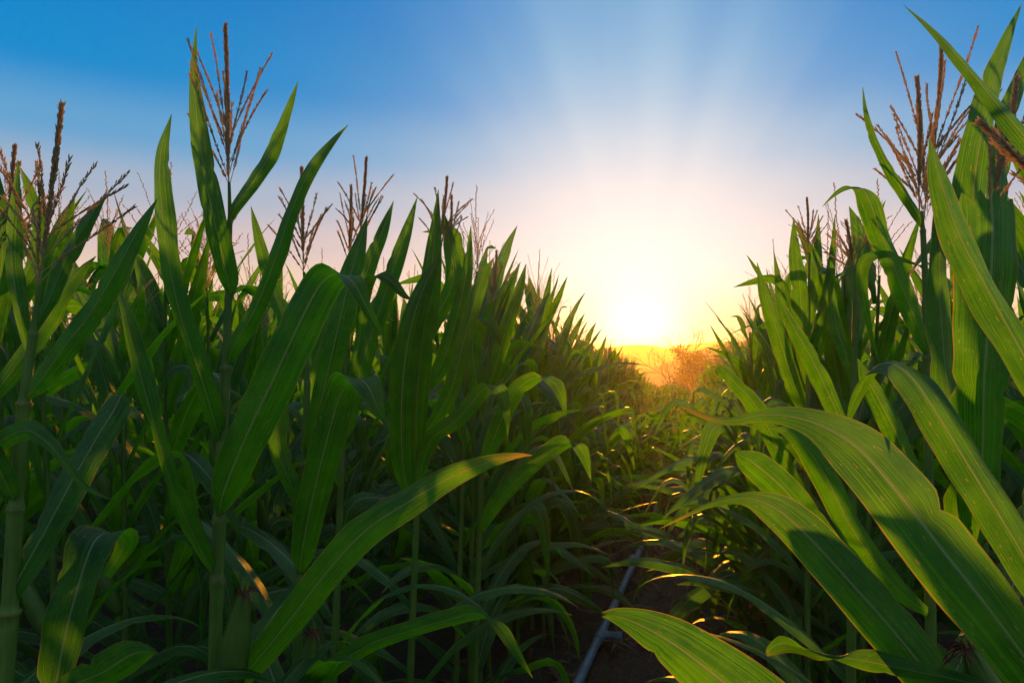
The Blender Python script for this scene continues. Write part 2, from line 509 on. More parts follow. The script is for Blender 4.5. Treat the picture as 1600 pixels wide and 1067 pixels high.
# ------------------------------------------------------------------ a full procedural plant
def plant_spec(rnd, H=2.2, short=False):
    """describe one plant: list of leaves and sizes"""
    top = H - .27
    n = rnd.randint(14, 16)
    plane = 0.0
    leaves = []
    for i in range(n):
        f = i / (n - 1)
        h = .22 + (top - .30) * f ** .92
        az = plane + (i % 2) * PI + rnd.uniform(-.65, .65)
        if short: f *= .6
        if f > .62:
            e0 = rnd.uniform(1.12, 1.42); L = min(rnd.uniform(.6, .8), (H + rnd.uniform(-.16, .07) - h) / math.sin(e0 - .1)); W = rnd.uniform(.066, .092)
            droop = rnd.uniform(.0, .35); kink = (rnd.uniform(.55, .8), rnd.uniform(1.2, 2.2)) if rnd.random() < .3 else None
        elif f > .3:
            e0 = rnd.uniform(.95, 1.25); L = rnd.uniform(.7, .92); W = rnd.uniform(.07, .095)
            droop = rnd.uniform(.4, 1.6); kink = (rnd.uniform(.45, .78), rnd.uniform(1.2, 2.4)) if rnd.random() < .8 else None
        else:
            e0 = rnd.uniform(.6, 1.05); L = rnd.uniform(.68, .92); W = rnd.uniform(.08, .108)
            droop = rnd.uniform(.7, 1.9); kink = (rnd.uniform(.35, .7), rnd.uniform(.6, 1.6)) if rnd.random() < .5 else None
        leaves.append((h, az, e0, L, W, droop, rnd.uniform(-1.5, 1.5), kink, rnd.uniform(-.35, .35)))
    return dict(short=short, top=top, H=H, leaves=leaves, bend=(rnd.uniform(-.05, .05), rnd.uniform(-.05, .05)), nbr=rnd.randint(10, 15), spread=rnd.uniform(.42, .8), ear=rnd.random() < .75, eaz=plane + rnd.uniform(-.4, .4))


def stalk_xy(sp, h):
    q = (h / sp['H']) ** 2
    return np.array((sp['bend'][0] * q, sp['bend'][1] * q, h))


def plant_parts(sp, rnd, lod):
    """lod 2: parts as a list of (name, material, MB, [sub]); lod 0: one MB with material slots leaf, stalk, tassel, husk"""
    parts = []
    one = MB() if lod == 0 else None
    hs = np.linspace(-.03, sp['top'] + .02, 110 if lod else 7)
    P = np.array([stalk_xy(sp, max(h, 0)) + (0, 0, min(h, 0)) for h in hs])
    if lod:
        mb = MB(); stalk_mesh(mb, P, .0125, .0045, [(l[0] + .03) / (sp['top'] + .05) for l in sp['leaves']], 8)
        parts.append(('stalk', STALK, mb, []))
    else:
        tube(one, P, np.linspace(.0125, .005, len(P)), 4, 1)
    for (h, az, e0, L, W, droop, tw, kink, lean) in sp['leaves']:
        mb = MB() if lod else one
        blade(mb, stalk_xy(sp, h), az, e0, L, W, droop, tw, 20 if lod else 9, 5 if lod else 3, rnd, kink=kink, lean=lean, mat=0)
        if lod: parts.append(('leaf', LEAF, mb, []))
    if sp['short']: return parts
    mb = MB() if lod else one
    tassel_mesh(mb, stalk_xy(sp, sp['top']), np.array((sp['bend'][0] * .8 + rnd.uniform(-.08, .08), sp['bend'][1] * .8 + rnd.uniform(-.08, .08), 1.0)), .38, sp['nbr'], rnd, sp['spread'], 1 if lod else 0, 0 if lod else 2)
    if lod: parts.append(('tassel', TASSEL, mb, []))
    if sp['ear'] and lod:
        d = np.array((math.cos(sp['eaz']) * .38, math.sin(sp['eaz']) * .38, .92))
        e, s = ear_meshes(stalk_xy(sp, .86) + d * np.array((.05, .05, 0)), d, .21, .024, rnd)
        parts.append(('ear', HUSK, e, [('silk', SILK, s)]))
    return parts if lod else one


def make_plant(sp, rnd, label, group):
    root = thing('corn_plant', (0, 0, 0), label, 'corn plant', group)
    KIDS[root.name] = []
    for name, m, mb, subs in plant_parts(sp, rnd, 1):
        o = mb.build(name, m, root); KIDS[root.name].append(o)
        for sn, sm, smb in subs:
            KIDS.setdefault(o.name, []).append(smb.build(sn, sm, o))
    return root


# ------------------------------------------------------------------ ground
def build_ground():
    xs = np.concatenate([-np.geomspace(690, 14, 22), np.linspace(-12, 12, 49), np.geomspace(14, 750, 22)])
    ys = np.concatenate([np.linspace(-30, -2, 8), np.linspace(-1.5, 16, 56), np.geomspace(17, 850, 40)])
    X, Y = np.meshgrid(xs, ys)
    Z = np.array([[gz(x, y) for x in xs] for y in ys])
    near = (np.abs(X) < 14) & (Y < 17)
    rs = np.random.RandomState(4)
    Z = Z + np.where(near, rs.uniform(-.018, .018, Z.shape), 0)
    mb = MB(); mb.grid(np.stack([X, Y, Z], -1), X * .1, Y * .1)
    tag(mb.build('ground', SOIL), kind='structure')


build_ground()


def build_hill(name, yc, depth, xs, crest, rough):
    """a ridge: crest height over x, rounded across its depth"""
    rs = np.random.RandomState(int(yc))
    ts = np.linspace(-1, 1, 21)
    cx = np.array([crest(x) for x in xs])
    k = rs.uniform(-1, 1, (len(ts), len(xs)))
    prof = np.cos(ts * PI / 2) ** 1.1
    zb = -13.0
    Z = zb + (cx[None, :] - zb) * prof[:, None] + k * rough * prof[:, None]
    X = np.broadcast_to(xs[None, :], Z.shape)
    Y = np.broadcast_to(yc + ts[:, None] * depth, Z.shape)
    mb = MB(); mb.grid(np.stack([X, Y, Z], -1), X * .01, Y * .01)
    return tag(mb.build(name, HILL), kind='structure')


def crest_far(x):
    px = CX + x / 270 * F
    y = np.interp(px, (400, 800, 930, 975, 1005, 1035, 1065, 1120, 1300, 1700), (566, 556, 545, 540, 539, 544, 540, 534, 538, 560))
    return CAMZ - (y - HY) / F * 270


def crest_near(x):
    px = CX + x / 135 * F
    y = np.interp(px, (700, 900, 1000, 1030, 1065, 1100, 1140, 1200, 1400), (640, 606, 582, 572, 560, 546, 535, 528, 520))
    return CAMZ - (y - HY) / F * 135


build_hill('distant_hills', 270, 66, np.linspace(-208, 263, 140), crest_far, .28)
build_hill('near_hillside', 135, 38, np.linspace(-45, 130, 110), crest_near, .2)

# ------------------------------------------------------------------ trees at the foot of the field
def bare_tree(loc, H, rnd):
    root = thing('bare_tree', loc, 'bare tree with fine spreading twigs standing before the sunlit hill', 'tree')
    trunk, crown = MB(), MB()

    def grow(mb, p, d, L, r, lv):
        n = 5
        P = [p]
        for i in range(n - 1):
            d = d + np.array((rnd.gauss(0, .10), rnd.gauss(0, .10), .05)); d /= np.linalg.norm(d)
            P.append(P[-1] + d * L / (n - 1))
        P = np.array(P)
        tube(mb, P, np.linspace(r, r * .55, n), 5 if lv < 2 else 3)
        if lv >= 5: return
        for k in range(3 if lv else 6):
            q = P[rnd.randint(2, n - 1)] if lv else P[min(n - 1, 1 + k // 2 + 1)]
            ph = rnd.uniform(0, 6.28); sp = rnd.uniform(.35, .85)
            a = np.cross(d, (.3, .8, .1)); a /= np.linalg.norm(a); b = np.cross(d, a)
            grow(crown, q, d * math.cos(sp) + (a * math.cos(ph) + b * math.sin(ph)) * math.sin(sp), L * rnd.uniform(.55, .78), r * .55, lv + 1)

    grow(trunk, np.zeros(3), np.array((0, 0, 1.0)), H * .42, H * .018, 0)
    trunk.build('trunk', BARK, root); crown.build('crown', BARK, root)


def bushy_tree(loc, H, Wd, label, rnd):
    root = thing('bushy_tree', loc, label, 'tree', 'bushy trees below the hill')
    t = MB(); tube(t, np.array([(0, 0, -.3), (.05, 0, H * .3), (0, .05, H * .6)]), (H * .035, H * .03, H * .015), 6)
    for k in range(5):
        ph = rnd.uniform(0, 6.28)
        tube(t, np.array([(0, 0, H * (.2 + .07 * k)), (math.cos(ph) * Wd * .2, math.sin(ph) * Wd * .2, H * (.4 + .07 * k)), (math.cos(ph) * Wd * .36, math.sin(ph) * Wd * .36, H * (.5 + .07 * k))]), (H * .014, H * .01, H * .005), 4)
    t.build('trunk', BARK, root)
    c = MB()
    lobes = [(rnd.gauss(0, .26) * Wd, rnd.gauss(0, .26) * Wd, H * rnd.uniform(.3, .88), rnd.uniform(.16, .3) * Wd) for _ in range(11)]
    for (x, y, z, r) in lobes:
        for _ in range(150):
            v = np.array((rnd.gauss(0, 1), rnd.gauss(0, 1), rnd.gauss(0, 1))); v /= np.linalg.norm(v)
            p = np.array((x, y, z)) + v * r * rnd.random() ** .4
            a = np.array((rnd.gauss(0, 1), rnd.gauss(0, 1), rnd.gauss(0, 1))); a /= np.linalg.norm(a)
            b = np.cross(a, v); b /= max(np.linalg.norm(b), .01)
            s = rnd.uniform(.08, .19)
            q = np.array([[p - a * s, p + b * s * .5], [p - b * s * .5, p + a * s]])
            c.grid(q, np.array([[0, 1]]), np.array([[0], [1]]))
    c.build('crown', TREELEAF, root)


def on_ground(px, d):
    x = (px - CX) / F * d
    return (x, d, gz(x, d))


bare_tree(on_ground(1064, 62), 9.4, random.Random(5))
TR = random.Random(8)
for (px, d, H, W, lab) in ((1082, 58, 7.2, 3.6, 'round dark bushy tree close beside the bare tree'),
                           (1110, 60, 8.0, 4.6, 'larger dark bushy tree between the round bush and the tall corn'),
                           (1048, 66, 4.8, 1.8, 'small low bush at the foot of the bare tree')):
    bushy_tree(on_ground(px, d), H, W, lab, TR)


# ------------------------------------------------------------------ hero plants: points are real 3-D places (pixel ray, distance)
def hero_leaf(root, org, st, fold=.22, wave=.07, waves=3.0, ragged=0.0, n=56, cols=11, seed=0, f0=None, wk=.79, mat=None):
    rnd = random.Random(seed + len(st) * 31 + int(st[0][0]))
    pts, hw = [], []
    fold = fold + .12; wave = wave + .05
    for q in st:
        pts.append(at(q[0], q[1], q[2]))
    P2 = np.array([(q[0], q[1]) for q in st], float)
    T2 = np.gradient(P2, axis=0)
    for i, q in enumerate(st):
        d = q[2]
        if len(q) == 4:
            t = T2[i] / max(np.linalg.norm(T2[i]), 1e-6)
            h2 = np.array((-t[1], t[0])) * q[3] * wk
            hw.append((h2[0] / F * d, 0.0, -h2[1] / F * d))
        else:
            hd = q[5] if len(q) > 5 else 0.0
            hw.append((q[3] * wk / F * d, hd * wk, -q[4] * wk / F * d))
    P = catmull(pts, n); H = catmull(hw, n)
    # resample by arc length
    L = np.concatenate([[0], np.cumsum(np.linalg.norm(np.diff(P, axis=0), axis=1))])
    tt = np.linspace(0, L[-1], n)
    P = np.stack([np.interp(tt, L, P[:, k]) for k in range(3)], 1)
    H = np.stack([np.interp(tt, L, H[:, k]) for k in range(3)], 1)
    mb = MB()
    ribbon(mb, P, H, fold=fold, fold0=f0, wave=wave, waves=waves, cols=cols, rnd=rnd, ragged=ragged, notch=3)
    return mb.build('leaf', mat or LEAF, root, org)


HEROES = []


def hero(label, stalk, leaves=(), tassels=(), low=True, ears=(), seed=1, nodes=None):
    """stalk: [(px, py, d, radius m)] from low to high; leaves: dicts of hero_leaf arguments"""
    rnd = random.Random(seed * 17 + 3)
    pts = [at(*q[:3]) for q in stalk]; rr = [q[3] for q in stalk]
    p0, p1 = pts[0], pts[1]
    g0 = p0.copy(); k = (p0[2] - gz(p0[0], p0[1])) / max(p1[2] - p0[2], .05)
    g0[:2] = p0[:2] - np.clip((p1 - p0)[:2] * k, -.18, .18)
    g0[2] = gz(g0[0], g0[1])
    root = thing('corn_plant', tuple(g0), label, 'corn plant', 'corn plants nearest the camera')
    ctl = [g0 + (0, 0, -.03)] + pts
    P = catmull(ctl, 280)
    r = np.interp(np.linspace(0, len(ctl) - 1, 280), range(len(ctl)), list(.84 * np.array([rr[0] * 1.1] + rr)))
    z = P[:, 2]
    for nz in (nodes or []):
        zz = CAMZ - (nz[0] - HY) / F * nz[1]
        r = r * (1 + .20 * np.exp(-((z - zz) / .007) ** 2) + .22 * np.exp(-np.clip(zz - z, 0, 9) / .10) * (z < zz))
    mb = MB(); tube(mb, P, r, 12, 0, 6.0)
    for nz in (nodes or []):
        zz = CAMZ - (nz[0] - HY) / F * nz[1]
        i = int(np.argmin(np.abs(z - zz)))
        tube(mb, P[i - 1:i + 2] if i < 278 else P[i - 2:i + 1], r[i] * np.array((1.0, 1.05, .99)), 12, 1)
    mb.build('stalk', [STALK, COLLAR], root, g0)
    for i, lf in enumerate(leaves):
        hero_leaf(root, g0, seed=seed * 7 + i, **lf)
    for i, (bx, by, bd, tx, ty, td, nbr, sp) in enumerate(tassels):
        a, b = at(bx, by, bd), at(tx, ty, td)
        mb = MB(); tassel_mesh(mb, a, b - a, float(np.linalg.norm(b - a)), nbr, rnd, sp, 2)
        mb.build('tassel', TASSEL, root, g0)
    for (ex, ey, ed, tx, ty, td, er) in ears:
        a, b = at(ex, ey, ed), at(tx, ty, td)
        e, s = ear_meshes(a, b - a, float(np.linalg.norm(b - a)), er, rnd)
        eo = e.build('ear', HUSK, root, g0); s.build('silk', SILK, eo, g0)
    if low:                                                       # leaves low on the stalk, mostly below or behind the blades above
        az0 = rnd.uniform(0, PI)
        for i in range(7):
            h = .18 + .10 * i
            zq = g0[2] + h
            if zq > CAMZ - .42: break
            b = np.array([np.interp(zq, P[:, 2], P[:, c]) for c in range(3)])
            mb = MB()
            blade(mb, b, az0 + (i % 2) * PI + rnd.uniform(-.4, .4), rnd.uniform(.7, 1.1), rnd.uniform(.55, .75), rnd.uniform(.06, .085), rnd.uniform(1.0, 2.0), rnd.uniform(-.6, .6), 20, 7, rnd)
            mb.build('leaf', LEAF, root, g0)
    HEROES.append(g0)
    return root


def lf(*st, **kw):
    return dict(st=list(st), **kw)


exec_heroes = True

# left: the tall plant with the highest tassel
hero('tall plant whose slender brown tassel rises highest into the blue sky',
     [(333, 1100, 1.33, .0135), (338, 950, 1.34, .0135), (345, 760, 1.35, .012), (352, 600, 1.36, .010), (357, 460, 1.37, .0065), (359, 345, 1.38, .005), (358, 285, 1.38, .0035)],
     [lf((359, 470, 1.37, 8), (356, 440, 1.35, 21), (338, 360, 1.33, 24), (319, 270, 1.33, 22), (307, 180, 1.34, 18), (302, 110, 1.36, 9), (307, 40, 1.38, .6), fold=.2, wave=.05, f0=1.2),
      lf((359, 348, 1.38, 5), (368, 322, 1.38, 12), (395, 285, 1.40, 15), (425, 235, 1.42, 16), (450, 170, 1.44, 9), (466, 126, 1.45, .5), fold=.3, f0=1.2),
      lf((345, 700, 1.35, 9), (335, 660, 1.33, 22), (312, 585, 1.30, 25), (282, 495, 1.28, 22), (262, 400, 1.28, 24), (250, 300, 1.30, 22), (252, 235, 1.33, 15), (268, 178, 1.36, .6), fold=.45, wave=.16, waves=2.5, f0=1.3),
      lf((353, 575, 1.36, 8), (366, 540, 1.34, 18), (400, 480, 1.32, 19), (430, 405, 1.31, 19), (455, 330, 1.31, 16), (487, 262, 1.32, 14), (518, 222, 1.34, 8), (544, 195, 1.36, .5), fold=.4, wave=.08, f0=1.3),
      lf((338, 812, 1.34, 10), (352, 760, 1.30, 34), (385, 680, 1.27, 42), (428, 590, 1.25, 46), (470, 500, 1.24, 44), (500, 445, 1.24, 36, 18), (528, 428, 1.22, 28, 14, .02), (552, 442, 1.20, 15, -10, .015), (573, 480, 1.19, 9, -7), (590, 512, 1.19, 5, -4), (600, 528, 1.19, .5, -.4), fold=.16, wave=.05, f0=1.0),
      lf((338, 905, 1.34, 9), (318, 868, 1.31, 20), (285, 800, 1.28, 22), (262, 740, 1.26, 16), (240, 660, 1.25, 22), (215, 570, 1.25, 21), (195, 490, 1.26, 14), (178, 440, 1.28, .6), fold=.5, wave=.22, waves=2.2, f0=1.2),
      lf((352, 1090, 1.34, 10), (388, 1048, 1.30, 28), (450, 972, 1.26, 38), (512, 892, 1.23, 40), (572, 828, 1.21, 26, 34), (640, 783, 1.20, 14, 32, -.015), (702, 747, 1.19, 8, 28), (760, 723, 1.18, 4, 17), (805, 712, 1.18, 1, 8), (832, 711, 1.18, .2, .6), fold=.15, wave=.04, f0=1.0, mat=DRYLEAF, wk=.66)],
     [(359, 300, 1.38, 353, 38, 1.38, 15, .42)],
     ears=[(352, 1110, 1.30, 382, 920, 1.28, .026)], seed=2, nodes=[(905, 1.34), (812, 1.34), (700, 1.35), (575, 1.36), (465, 1.37), (346, 1.38)])

# far left plant with the thick dark spike
hero('plant with thick dark purplish tassel spike over bluish drooping leaves',
     [(2, 1120, 1.02, .0135), (14, 960, 1.03, .0125), (25, 790, 1.04, .0105), (37, 640, 1.05, .009), (52, 520, 1.06, .006), (62, 445, 1.06, .004)],
     [lf((38, 625, 1.05, 8), (58, 600, 1.03, 22), (98, 545, 1.00, 26), (140, 490, .99, 27), (182, 420, .98, 24), (215, 360, .99, 15), (246, 310, 1.0, .5), fold=.3, wave=.06, f0=1.3),
      lf((6, 955, 1.03, 8), (28, 905, 1.03, 24), (70, 830, 1.06, 32), (110, 755, 1.10, 34), (150, 685, 1.15, 33), (178, 640, 1.19, 31), (189, 618, 1.21, 30), fold=.35, wave=.05, ragged=.012, f0=1.0),
      lf((-20, 720, 1.04, 10), (0, 690, 1.0, 20), (40, 672, .96, 20), (75, 692, .94, 15), (105, 728, .93, 11), (135, 762, .93, 6), (178, 783, .93, .5), fold=.2, wave=.08),
      lf((24, 792, 1.04, 8), (14, 765, 1.02, 20), (-20, 700, 1.0, 24), (-70, 600, .99, 18), (-100, 540, 1.0, 1), fold=.3, f0=1.2),
      lf((165, 900, 1.25, 10), (195, 850, 1.22, 22, 4), (172, 832, 1.19, 42, 3), (145, 850, 1.15, 46, 4), (118, 930, 1.12, 42, 5), (98, 1010, 1.10, 40, 6), (80, 1110, 1.08, 30, 4), (70, 1180, 1.08, 2), fold=.14, wave=.05),
      lf((60, 1110, 1.1, 14), (105, 1075, 1.05, 26), (160, 1050, 1.02, 30, 24), (205, 1022, 1.0, 20, 24), (235, 1017, .99, 4, 10), (247, 1019, .99, .5, .5), fold=.15, wave=.05),
      lf((52, 520, 1.06, 5), (75, 470, 1.07, 15), (105, 400, 1.09, 18), (140, 340, 1.11, 14), (160, 312, 1.13, 5), (173, 300, 1.14, .4), fold=.35),
      lf((46, 560, 1.06, 6), (30, 490, 1.06, 16), (18, 400, 1.07, 20), (22, 320, 1.08, 14), (28, 250, 1.1, .5), fold=.3)],
     [(62, 455, 1.06, 98, 162, 1.07, 15, .62)], seed=3, nodes=[(955, 1.03), (792, 1.04), (630, 1.05), (520, 1.06)])

hero('leftmost plant half out of the picture with two thin tassel spikes',
     [(-60, 1100, 1.3, .012), (-30, 700, 1.32, .009), (0, 470, 1.34, .005), (8, 420, 1.34, .004)],
     [lf((-12, 560, 1.33, 8), (-4, 480, 1.32, 20), (4, 380, 1.31, 22), (-4, 300, 1.32, 12), (-12, 240, 1.33, .5), fold=.3),
      lf((2, 470, 1.34, 6), (40, 430, 1.35, 14), (58, 360, 1.36, 16), (45, 300, 1.37, 12), (32, 262, 1.38, .5), fold=.3),
      lf((-25, 640, 1.32, 8), (10, 590, 1.30, 20), (60, 520, 1.28, 22), (110, 440, 1.27, 16), (150, 400, 1.27, .6), fold=.3)],
     [(6, 430, 1.34, 24, 228, 1.35, 10, .5), (10, 415, 1.36, 30, 254, 1.37, 6, .5)], seed=4)

hero('plant with a pale folded leaf flopping forward beneath the straw tassel',
     [(462, 1100, 1.68, .0135), (468, 900, 1.69, .013), (474, 740, 1.70, .011), (480, 600, 1.71, .008), (478, 480, 1.72, .005), (475, 425, 1.72, .004)],
     [lf((474, 725, 1.70, 7), (486, 690, 1.68, 18), (503, 620, 1.66, 24), (524, 530, 1.65, 27), (545, 440, 1.66, 26), (562, 380, 1.68, 14), (574, 338, 1.70, .5), fold=.2, wave=.05, f0=1.2),
      lf((467, 905, 1.69, 9), (472, 860, 1.64, 26), (490, 770, 1.60, 32), (510, 690, 1.57, 34), (530, 622, 1.56, 34, 8), (552, 593, 1.53, 33, 6, .02), (572, 600, 1.50, 26, -6, .015), (588, 632, 1.48, 14, -8), (600, 655, 1.475, 5, -3), (609, 670, 1.47, .5, -.3), fold=.14, wave=.04, f0=1.0),
      lf((480, 600, 1.71, 6), (465, 560, 1.72, 16), (440, 490, 1.73, 17), (415, 420, 1.75, 15), (400, 360, 1.76, 9), (392, 322, 1.77, .5), fold=.3, f0=1.2),
      lf((470, 800, 1.69, 8), (455, 760, 1.67, 18), (432, 700, 1.65, 22), (440, 650, 1.64, 14), (448, 612, 1.64, 1), fold=.4, wave=.14),
      lf((452, 1110, 1.68, 10), (500, 1060, 1.62, 18), (570, 1010, 1.57, 20), (640, 985, 1.53, 17, 13), (700, 968, 1.50, 12, 16), (745, 958, 1.48, 10, 14), (780, 978, 1.46, 13, -4), (805, 1015, 1.45, 9, -5), (832, 1058, 1.45, .5, -.3), fold=.22, wave=.06)],
     [(475, 430, 1.72, 472, 262, 1.72, 14, .55)], ears=[(475, 1085, 1.62, 490, 985, 1.6, .02)], seed=5, nodes=[(905, 1.69), (725, 1.70), (600, 1.71)])

hero('plant with three upright pointed blades below a dense branching tassel',
     [(520, 1090, 1.98, .0135), (528, 880, 1.99, .012), (535, 700, 2.0, .010), (545, 520, 2.02, .007), (556, 420, 2.03, .0045), (563, 375, 2.03, .004)],
     [lf((536, 690, 2.0, 7), (548, 640, 1.98, 16), (575, 540, 1.96, 19), (608, 440, 1.96, 18), (632, 370, 1.97, 13), (652, 308, 1.99, .5), fold=.25, f0=1.2),
      lf((545, 520, 2.02, 6), (556, 480, 2.0, 14), (578, 410, 2.0, 16), (598, 360, 2.01, 12), (615, 314, 2.03, .5), fold=.25),
      lf((541, 600, 2.01, 6), (560, 540, 2.0, 10), (572, 450, 1.98, 13), (590, 430, 1.96, 12, -4), (612, 440, 1.94, 9, -8), (632, 462, 1.93, 5, -4), (646, 470, 1.93, .5), fold=.2),
      lf((533, 760, 2.0, 8), (510, 700, 1.98, 20), (485, 620, 1.96, 22), (500, 540, 1.95, 18), (520, 480, 1.95, 1), fold=.3)],
     [(562, 385, 2.03, 573, 246, 2.03, 13, .55), (546, 420, 2.05, 549, 290, 2.05, 6, .4)], seed=6)

hero('plant with tall vertical sword blades in the middle of the skyline',
     [(640, 1080, 2.12, .0135), (648, 880, 2.13, .012), (655, 700, 2.14, .010), (664, 540, 2.15, .008), (680, 430, 2.16, .005), (690, 380, 2.16, .004)],
     [lf((655, 720, 2.14, 8), (650, 670, 2.10, 20), (655, 570, 2.07, 26), (670, 460, 2.07, 24), (678, 380, 2.08, 16), (685, 296, 2.10, .5), fold=.3, f0=1.2),
      lf((650, 800, 2.13, 8), (630, 730, 2.08, 24), (628, 620, 2.04, 30), (640, 520, 2.03, 28), (662, 450, 2.04, 20), (690, 395, 2.06, .5), fold=.35, wave=.1),
      lf((664, 545, 2.15, 6), (680, 500, 2.14, 16), (708, 440, 2.13, 18), (702, 380, 2.14, 14), (693, 330, 2.16, .5), fold=.3),
      lf((660, 620, 2.14, 6), (690, 570, 2.12, 18), (715, 490, 2.11, 18), (730, 420, 2.12, 12), (736, 352, 2.14, .5), fold=.3),
      lf((655, 690, 2.14, 7), (700, 620, 2.05, 18), (728, 520, 2.03, 18), (752, 440, 2.04, 14), (771, 403, 2.05, .5), fold=.35),
      lf((652, 760, 2.13, 7), (672, 690, 2.05, 16), (715, 655, 2.0, 13, 12), (760, 605, 1.97, 18, 5), (782, 612, 1.95, 15, -6), (792, 650, 1.94, 7, -2), (793, 690, 1.94, .5), fold=.2, wave=.06)],
     [(688, 392, 2.16, 699, 276, 2.16, 15, .6), (704, 400, 2.2, 706, 306, 2.2, 5, .3)], seed=7)

hero('plant with a broad leaf folding over in a pale curl near the middle',
     [(742, 1060, 2.5, .0135), (748, 880, 2.51, .012), (755, 700, 2.52, .010), (765, 540, 2.54, .006), (772, 470, 2.55, .004)],
     [lf((753, 740, 2.52, 6), (770, 690, 2.45, 17), (800, 620, 2.40, 19), (838, 590, 2.36, 18, 6), (868, 600, 2.32, 14, -5), (880, 630, 2.31, 7, -2), (884, 655, 2.31, .5), fold=.2),
      lf((760, 620, 2.53, 5), (775, 570, 2.50, 15), (795, 500, 2.48, 15), (812, 450, 2.49, 10), (822, 412, 2.5, .5), fold=.3),
      lf((758, 650, 2.53, 5), (745, 600, 2.52, 15), (738, 530, 2.52, 16), (750, 500, 2.5, 14, -2), (770, 510, 2.48, 10, -6), (785, 545, 2.47, .5), fold=.2),
      lf((750, 830, 2.51, 8), (780, 780, 2.42, 17), (840, 720, 2.36, 16), (885, 690, 2.32, 15, 12), (910, 705, 2.3, 12, -6), (925, 755, 2.29, .5), fold=.2)],
     [(772, 475, 2.55, 776, 392, 2.55, 12, .55)], seed=8)

# right side
hero('nearest plant whose huge bright green leaf arches across the lower right corner',
     [(1712, 1200, .72, .014), (1705, 1000, .72, .013), (1700, 700, .73, .010), (1690, 420, .74, .006), (1690, 340, .74, .005)],
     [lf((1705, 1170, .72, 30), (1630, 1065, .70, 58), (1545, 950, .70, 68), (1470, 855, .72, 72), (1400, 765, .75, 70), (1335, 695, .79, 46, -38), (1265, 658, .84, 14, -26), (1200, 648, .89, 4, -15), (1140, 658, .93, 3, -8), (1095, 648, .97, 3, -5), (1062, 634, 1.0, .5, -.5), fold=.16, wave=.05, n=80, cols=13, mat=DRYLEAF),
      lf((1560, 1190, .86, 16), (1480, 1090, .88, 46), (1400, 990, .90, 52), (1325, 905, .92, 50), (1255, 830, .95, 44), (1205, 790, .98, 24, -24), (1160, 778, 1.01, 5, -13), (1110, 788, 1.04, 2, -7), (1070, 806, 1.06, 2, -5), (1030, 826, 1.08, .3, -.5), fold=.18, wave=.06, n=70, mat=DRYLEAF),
      lf((1430, 1340, .80, 30), (1300, 1210, .78, 70), (1185, 1110, .78, 76), (1112, 1050, .79, 66), (1052, 1005, .80, 50), (1000, 976, .81, 32), (962, 962, .815, 15), (943, 960, .82, 4), fold=.14, wave=.05, n=70, cols=13, ragged=.004),
      lf((1640, 1110, .80, 10), (1520, 1068, .84, 14), (1440, 1050, .87, 20), (1350, 1032, .90, 22), (1275, 1018, .92, 20, 14), (1230, 1005, .92, 12, 18), (1208, 1010, .91, 6, 14), (1197, 1020, .91, 2, 6), fold=.3, wave=.08),
      lf((1705, 1000, .72, 20), (1640, 935, .74, 36), (1580, 835, .77, 42), (1515, 730, .80, 42), (1460, 640, .83, 40), (1425, 590, .86, 34, -14), (1395, 568, .89, 26, -13, .015), (1368, 572, .91, 19, -10), (1347, 600, .92, 15, -2), (1332, 635, .925, 9, 3), (1322, 668, .93, .5, .3), fold=.2, wave=.05, n=70),
      lf((1690, 420, .74, 12), (1650, 290, .75, 24), (1610, 225, .76, 23), (1560, 165, .78, 20), (1510, 105, .80, 15), (1460, 50, .83, 8), (1412, 8, .86, .5), fold=.5, wave=.05, f0=1.0),
      lf((1698, 700, .73, 14), (1650, 640, .73, 34), (1600, 555, .74, 38), (1545, 455, .76, 38), (1500, 370, .78, 37), (1472, 290, .80, 26), (1452, 215, .82, .8), fold=.35, wave=.14, waves=2.2, f0=1.0)],
     [(1690, 345, .74, 1530, 190, .78, 3, .2)],
     ears=[(1590, 1190, .86, 1512, 1010, .86, .022)], seed=20)

hero('plant with a broad upright leaf torn off square against the sky',
     [(1530, 1100, .98, .014), (1530, 880, .98, .013), (1530, 700, .99, .011), (1535, 500, 1.0, .008), (1545, 350, 1.02, .005)],
     [lf((1527, 885, .98, 12), (1530, 800, .95, 38), (1536, 700, .93, 52), (1538, 600, .92, 58), (1545, 500, .92, 64), (1550, 410, .92, 63), (1551, 340, .93, 60), (1548, 306, .935, 58, 3), fold=.16, wave=.04, n=64, cols=15, ragged=.010),
      lf((1537, 480, 1.0, 10), (1530, 420, 1.02, 32), (1520, 330, 1.04, 36), (1530, 230, 1.05, 34), (1552, 130, 1.07, 24), (1575, 60, 1.09, 12), (1597, 5, 1.11, .5), fold=.25, wave=.05, f0=1.2),
      lf((1540, 420, 1.01, 9), (1560, 340, 1.06, 20), (1565, 260, 1.10, 24), (1580, 170, 1.13, 20), (1610, 90, 1.15, 12), (1630, 40, 1.16, .6), fold=.3),
      lf((1530, 760, .99, 10), (1500, 700, 1.02, 26), (1480, 600, 1.05, 28), (1470, 480, 1.08, 26), (1468, 380, 1.11, 16), (1462, 300, 1.13, .6), fold=.3, wave=.06),
      lf((1528, 1000, .98, 12), (1570, 940, 1.04, 34), (1610, 850, 1.1, 38), (1640, 740, 1.14, 30), (1660, 680, 1.16, 1), fold=.25),
      lf((1525, 740, .985, 14), (1505, 752, .965, 18), (1495, 790, .97, 22), (1500, 840, .975, 24), (1520, 880, .98, 12), fold=.4, wave=.08)],
     [(1548, 345, 1.02, 1590, 120, 1.04, 5, .3)],
     ears=[(1470, 1080, 1.05, 1400, 952, 1.06, .022)], seed=21, nodes=[(885, .98), (755, .98), (480, 1.0)])

